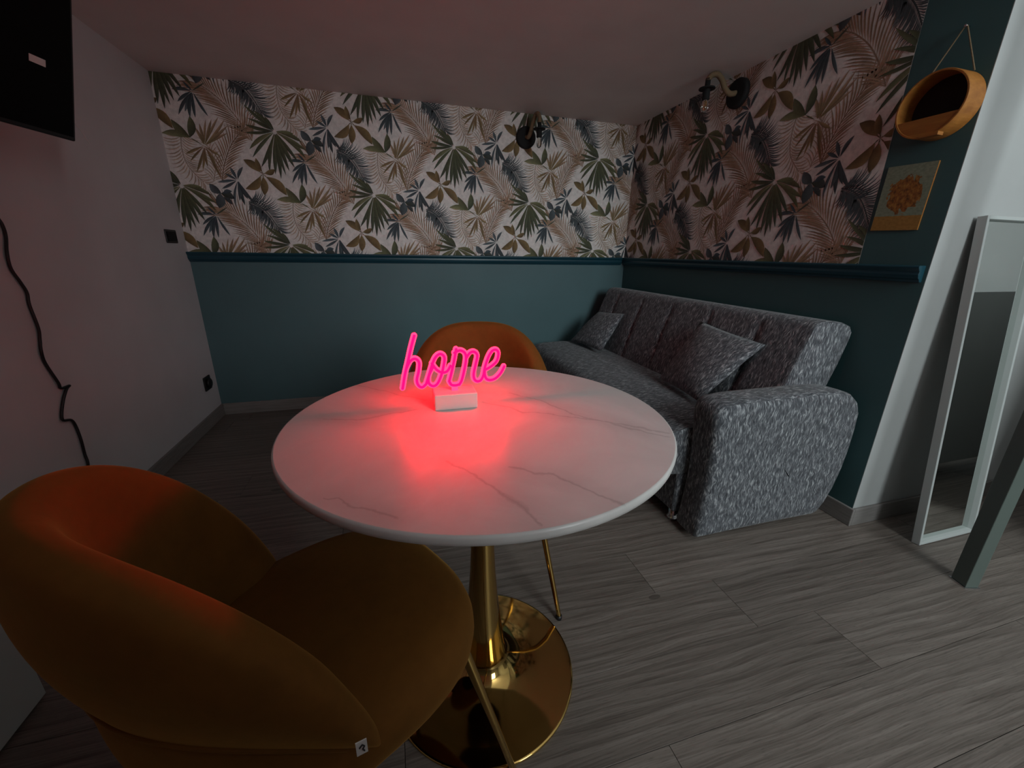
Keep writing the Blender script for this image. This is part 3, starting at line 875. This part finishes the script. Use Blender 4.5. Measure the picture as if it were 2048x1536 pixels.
# ================================================================== LEANING MIRROR
MW, MH = 0.337, 1.253
mr = thing('leaning_mirror', (1.966, 0.870, 0.0), 0, 'narrow floor mirror in a white frame leaning on the white wall', 'mirror')
mr.rotation_euler = (-math.radians(6.5), 0, 0)
fw, ft = 0.012, 0.028
for nm, a, b in (('frame_bar', (0, -ft, 0), (fw, 0, MH)), ('frame_bar', (MW - fw, -ft, 0), (MW, 0, MH)), ('frame_bar', (fw, -ft, 0), (MW - fw, 0, fw)), ('frame_bar', (fw, -ft, MH - fw), (MW - fw, 0, MH))):
    box(nm, a, b, M['frame_white'], mr, 0.0015)
box('mirror_glass', (fw, -0.010, fw), (MW - fw, -0.004, MH - fw), M['mirror'], mr)

# ================================================================== STEEL POST
po = thing('support_post', (1.892, 0.665, 0), math.radians(-17), 'grey-green square steel post standing beside the floor mirror', 'post')
box('shaft', (-0.022, -0.025, 0.004), (0.022, 0.025, ZC), M['post'], po, 0.002)
box('base_plate', (-0.026, -0.029, 0), (0.026, 0.029, 0.004), M['chrome'], po)

# ================================================================== WALL PLANTER
PXc, PYc, PZc, PR, PD = XR - 0.002, 1.118, 1.588, 0.098, 0.078
pl = thing('hanging_planter', (PXc, PYc, PZc), 0, 'round bent-wood wall planter hanging from a rope on the teal wall', 'planter')
def ring():
    n = 64; V, F = [], []
    for x in (0, -PD):
        for r in (PR, PR - 0.006):
            for i in range(n):
                a = 2 * math.pi * i / n
                V.append((x, r * math.cos(a), r * math.sin(a)))
    def q(A, B):
        for i in range(n):
            k = (i + 1) % n; F.append((A * n + i, A * n + k, B * n + k, B * n + i))
    q(0, 2); q(2, 3); q(3, 1); q(1, 0)
    return fix(mesh('hoop', V, F, M['planter_wood'], pl, False))
rg = ring(); bevel(rg, 0.001, 1, 50)
lathe('back_panel', [(PR - 0.0065, -0.005), (PR - 0.0065, -0.001)], M['black_matte'], pl, 48, False, 'X')
zc = -0.036
n = 24; a0 = math.asin(zc / (PR - 0.006)); aa = [math.pi - a0 + (2 * a0 + math.pi) * i / n for i in range(n + 1)]
pts2 = [((PR - 0.006) * math.cos(a), (PR - 0.006) * math.sin(a)) for a in aa]
Vp = [(-PD + 0.002, yy, zz) for yy, zz in pts2] + [(-PD + 0.008, yy, zz) for yy, zz in pts2]
nn = len(pts2)
fix(mesh('front_panel', Vp, [tuple(range(nn)), tuple(reversed(range(nn, 2 * nn)))] + [(i, (i + 1) % nn, (i + 1) % nn + nn, i + nn) for i in range(nn)], M['planter_wood'], pl))
NZ = 0.222
tubes('hanging_rope', [[(-0.03, 0.065, 0.082), (-0.014, 0.004, NZ)], [(-0.03, -0.066, 0.080), (-0.014, -0.002, NZ)]], 0.0022, M['rope'], pl, 8)
lathe('nail', [(0.004, -0.020), (0.004, -0.018), (0.002, -0.017), (0.002, 0.0)], M['chrome'], pl, 12, True, 'X', (0, 0, NZ))
box('peg', (-PD - 0.006, -0.050, -0.098), (-PD + 0.020, 0.0, -0.088), M['planter_wood'], pl)

# small canvas: generic stand-in in the same colours
def mk_canvas():
    k = NT('small_painted_canvas', 0.7)
    uv = k.coord('UV')
    sx = k.n('ShaderNodeSeparateXYZ'); k.l(uv, sx.inputs[0])
    nz = k.noise(uv, 9.0, 4.0, 0.6, 0.6); br = k.noise(k.scale(uv, (14, 30, 1)), 1.0, 3.0)
    sky = k.ramp(br, [(0.3, (0.19, 0.23, 0.16)), (0.7, (0.27, 0.32, 0.23))])
    och = k.ramp(br, [(0.3, (0.30, 0.16, 0.035)), (0.7, (0.40, 0.22, 0.055))])
    low = k.math('LESS_THAN', k.math('ADD', sx.outputs[1], k.math('MULTIPLY', nz, 0.03)), 0.24)
    col = k.mix(low, sky, och)
    d = k.vmath('LENGTH', k.vmath('MULTIPLY', k.vmath('SUBTRACT', uv, (0.52, 0.56, 0)), (1.0, 1.25, 0)))
    blob = k.math('LESS_THAN', k.math('ADD', d, k.math('MULTIPLY', k.math('SUBTRACT', nz, 0.5), 0.5)), 0.34)
    warm = k.ramp(k.noise(uv, 14.0, 3.0, 0.6), [(0.33, (0.10, 0.038, 0.012)), (0.5, (0.27, 0.10, 0.018)), (0.66, (0.40, 0.19, 0.04))])
    k.base(k.mix(blob, col, warm))
    return k.m
cv = thing('small_canvas', (XR, 1.245, 1.317), 0, 'small canvas in pale green and ochre below the hanging planter', 'picture')
cw, chh, cd = 0.155, 0.222, 0.005
fr = mesh('painted_face', [(-cd - .0005, 0.0, -.5 * chh), (-cd - .0005, -cw, -.5 * chh), (-cd - .0005, -cw, .5 * chh), (-cd - .0005, 0, .5 * chh)], [(0, 1, 2, 3)], mk_canvas(), cv, False, [(0, 0), (1, 0), (1, 1), (0, 1)])
box('stretcher', (-cd, -cw, -.5 * chh), (0, 0, .5 * chh), M['planter_wood'], cv)
cv.rotation_euler = (math.radians(1.5), 0, 0)

# ================================================================== WALL SCONCES
def sconce(loc, rz, label, side, ah):
    """local: wall plane y=0, projects to -y, x along the wall"""
    t = thing('wall_sconce', loc, rz, label, 'wall lamp', 'rope arm wall sconces')
    pr = lathe('wall_plate', [(0.056, -0.028), (0.066, -0.026), (0.069, -0.020), (0.069, 0.0)], M['black_matte'], t, 40, True, 'Y')
    s = side
    P = catmull([(0, -0.024, 0), (0.005 * s, -0.060, -0.004), (0.012 * s, -0.088, 0.25 * ah), (0.020 * s, -0.105, 0.70 * ah), (0.028 * s, -0.130, ah), (0.036 * s, -0.158, 0.97 * ah), (0.041 * s, -0.172, 0.75 * ah), (0.041 * s, -0.174, 0.055)], 6)
    tube('rope_arm', P, 0.0135, M['rope'], t, 14)
    sk = lathe('socket', [(0.013, 0.062), (0.0135, 0.018), (0.0175, 0.010), (0.0185, -0.030), (0.016, -0.034)], M['black_matte'], t, 24, True, loc=(0.041 * s, -0.174, 0))
    lathe('disc', [(0.040, 0.014), (0.041, 0.017), (0.040, 0.020)], M['black_matte'], sk, 32, False)
    bl = lathe('bulb', [(0.010, -0.034), (0.013, -0.040), (0.0175, -0.056), (0.0185, -0.070), (0.015, -0.084), (0.008, -0.092), (0.002, -0.0945)], M['glass'], t, 24, True, loc=(0.041 * s, -0.174, 0))
    tubes('filament', [[(x, 0, -0.040), (x * 1.4, 0.003, -0.078)] for x in (-0.006, -0.002, 0.002, 0.006)], 0.0007, M['filament'], bl, 5)
    return t
sconce((0.960, YB - 0.001, 1.866), 0.0, 'rope-arm wall sconce with a black plate on the back wall paper', 1, 0.110)
s2 = sconce((XR - 0.001, 2.075, 1.918), math.radians(-90), 'rope-arm wall sconce with a black plate on the right wall paper', -1, 0.080)

# ================================================================== LEFT WALL: TELEVISION, CABLE, SWITCHES
psi, tau = math.radians(-12), math.radians(15)
wv = Vector((math.sin(psi), -math.cos(psi), 0)); nv = Vector((math.cos(psi), math.sin(psi), 0))
hv = nv * math.sin(tau) + Vector((0, 0, math.cos(tau))); ov = wv.cross(hv) * -1
fv = hv.cross(wv)  # front normal
if fv.dot(nv) < 0: fv = -fv
P0 = Vector((-0.95, 1.809, 1.420))
tvw, tvh, tvt = 0.74, 0.44, 0.045
tv = thing('television', tuple(P0), 0, 'black television tilted forward on the grey side wall', 'television')
def obox(name, a, b, mat, parent, bev=0.0):
    V = [tuple(wv * p[0] + fv * p[1] + hv * p[2]) for p in boxv(a, b)]
    o = fix(mesh(name, V, BF, mat, parent))
    if bev: bevel(o, bev)
    return o
cb = obox('casing', (0, -tvt, 0), (tvw, 0, tvh), M['black'], tv, 0.004)
obox('screen', (0.008, 0, 0.012), (tvw - 0.008, 0.0008, tvh - 0.008), M['tv'], tv)
st = obox('sticker', (0.088, 0.0008, 0.178), (0.133, 0.0016, 0.196), M['white_plastic'], tv)
tag(st, 'small white paper sticker on the dark screen')
arm0 = wv * (tvw / 2) - fv * tvt + hv * (tvh / 2)
wallp = Vector((XL - P0.x + 0.004, arm0.y, arm0.z))
tube('wall_bracket', [arm0, arm0.lerp(wallp, 0.5) , wallp], 0.018, M['black_matte'], tv, 10)

LW = [(-0.97, 1.858, 1.494), (-0.97, 1.885, 1.474), (-0.97, 1.916, 1.437)]
tube('loose_wire', [Vector(p) - P0 for p in catmull(LW, 4)], 0.0012, M['white_plastic'], tv, 6)
CB = [(1.775, 1.20), (1.779, 1.164), (1.786, 1.128), (1.762, 1.079), (1.761, 1.03), (1.775, 0.985), (1.788, 0.949), (1.782, 0.909), (1.782, 0.831), (1.777, 0.789), (1.76, 0.755), (1.767, 0.709), (1.783, 0.633), (1.797, 0.607), (1.826, 0.606), (1.831, 0.602), (1.808, 0.594), (1.778, 0.554), (1.751, 0.502), (1.787, 0.484), (1.801, 0.453), (1.798, 0.396), (1.8, 0.335), (1.792, 0.301), (1.782, 0.24), (1.76, 0.10), (1.75, 0.006)]
pre = [(-1.187, 1.69, 1.62), (-1.192, 1.72, 1.45), (-1.193, 1.75, 1.32)]
cab = tube('power_cable', catmull(pre + [(-1.1935 + 0.006 * math.sin(i * 1.7) ** 2, a, b) for i, (a, b) in enumerate(CB)], 6), 0.0048, M['black'], None, 8)
tag(cab, 'black power cable hanging crooked down the grey wall', 'cable')

sw = thing('light_switch', (XL, 2.888, 1.163), 0, 'black light switch plate near the wallpapered corner', 'switch')
box('plate', (0, -0.062, -0.036), (0.008, 0.062, 0.036), M['black'], sw, 0.004)
box('rocker', (0.008, -0.050, -0.026), (0.012, 0.050, 0.026), M['black_matte'], sw, 0.002)
so = thing('wall_socket', (XL, 2.92, 0.275), 0, 'black wall socket low down by the skirting corner', 'socket')
box('plate', (0, -0.045, -0.045), (0.010, 0.045, 0.045), M['black'], so, 0.004)
lathe('socket_insert', [(0.030, 0.010), (0.031, 0.022), (0.027, 0.024)], M['black'], so, 28, True, 'X')

# low white cabinet under the television
cbn = thing('low_cabinet', (XL + 0.013, 0.0, 0), 0, 'low white cabinet on the floor behind the mustard chair', 'cabinet')
box('body', (0, -0.10, 0.0), (0.246, 1.04, 0.34), M['frame_white'], cbn, 0.002)
for k in range(3):
    dr = box('door', (0.2465, -0.095 + 0.378 * k, 0.015), (0.262, -0.095 + 0.378 * k + 0.372, 0.335), M['frame_white'], cbn, 0.002)

# sideboard beyond the post: it shades the white wall and shows only in the floor mirror
sb = thing('sideboard', (2.42, 0.08, 0), 0, 'grey sideboard on short legs facing the floor mirror, past the steel post', 'sideboard')
box('body', (0, 0, 0.12), (1.15, 0.40, 1.05), M['sideboard'], sb, 0.004)
for lx in (0.03, 1.08):
    for ly in (0.03, 0.33): box('leg', (lx, ly, 0), (lx + 0.04, ly + 0.04, 0.12), M['sideboard'], sb, 0.002)
for k in range(2):
    dr = box('door', (0.01 + 0.57 * k, -0.018, 0.135), (0.57 + 0.57 * k, -0.0005, 1.035), M['sideboard'], sb, 0.002)
    box('handle', (0.50 - 0.0 if k == 0 else 0.62, -0.030, 0.55), (0.515 if k == 0 else 0.635, -0.0185, 0.70), M['chrome'], dr, 0.002)
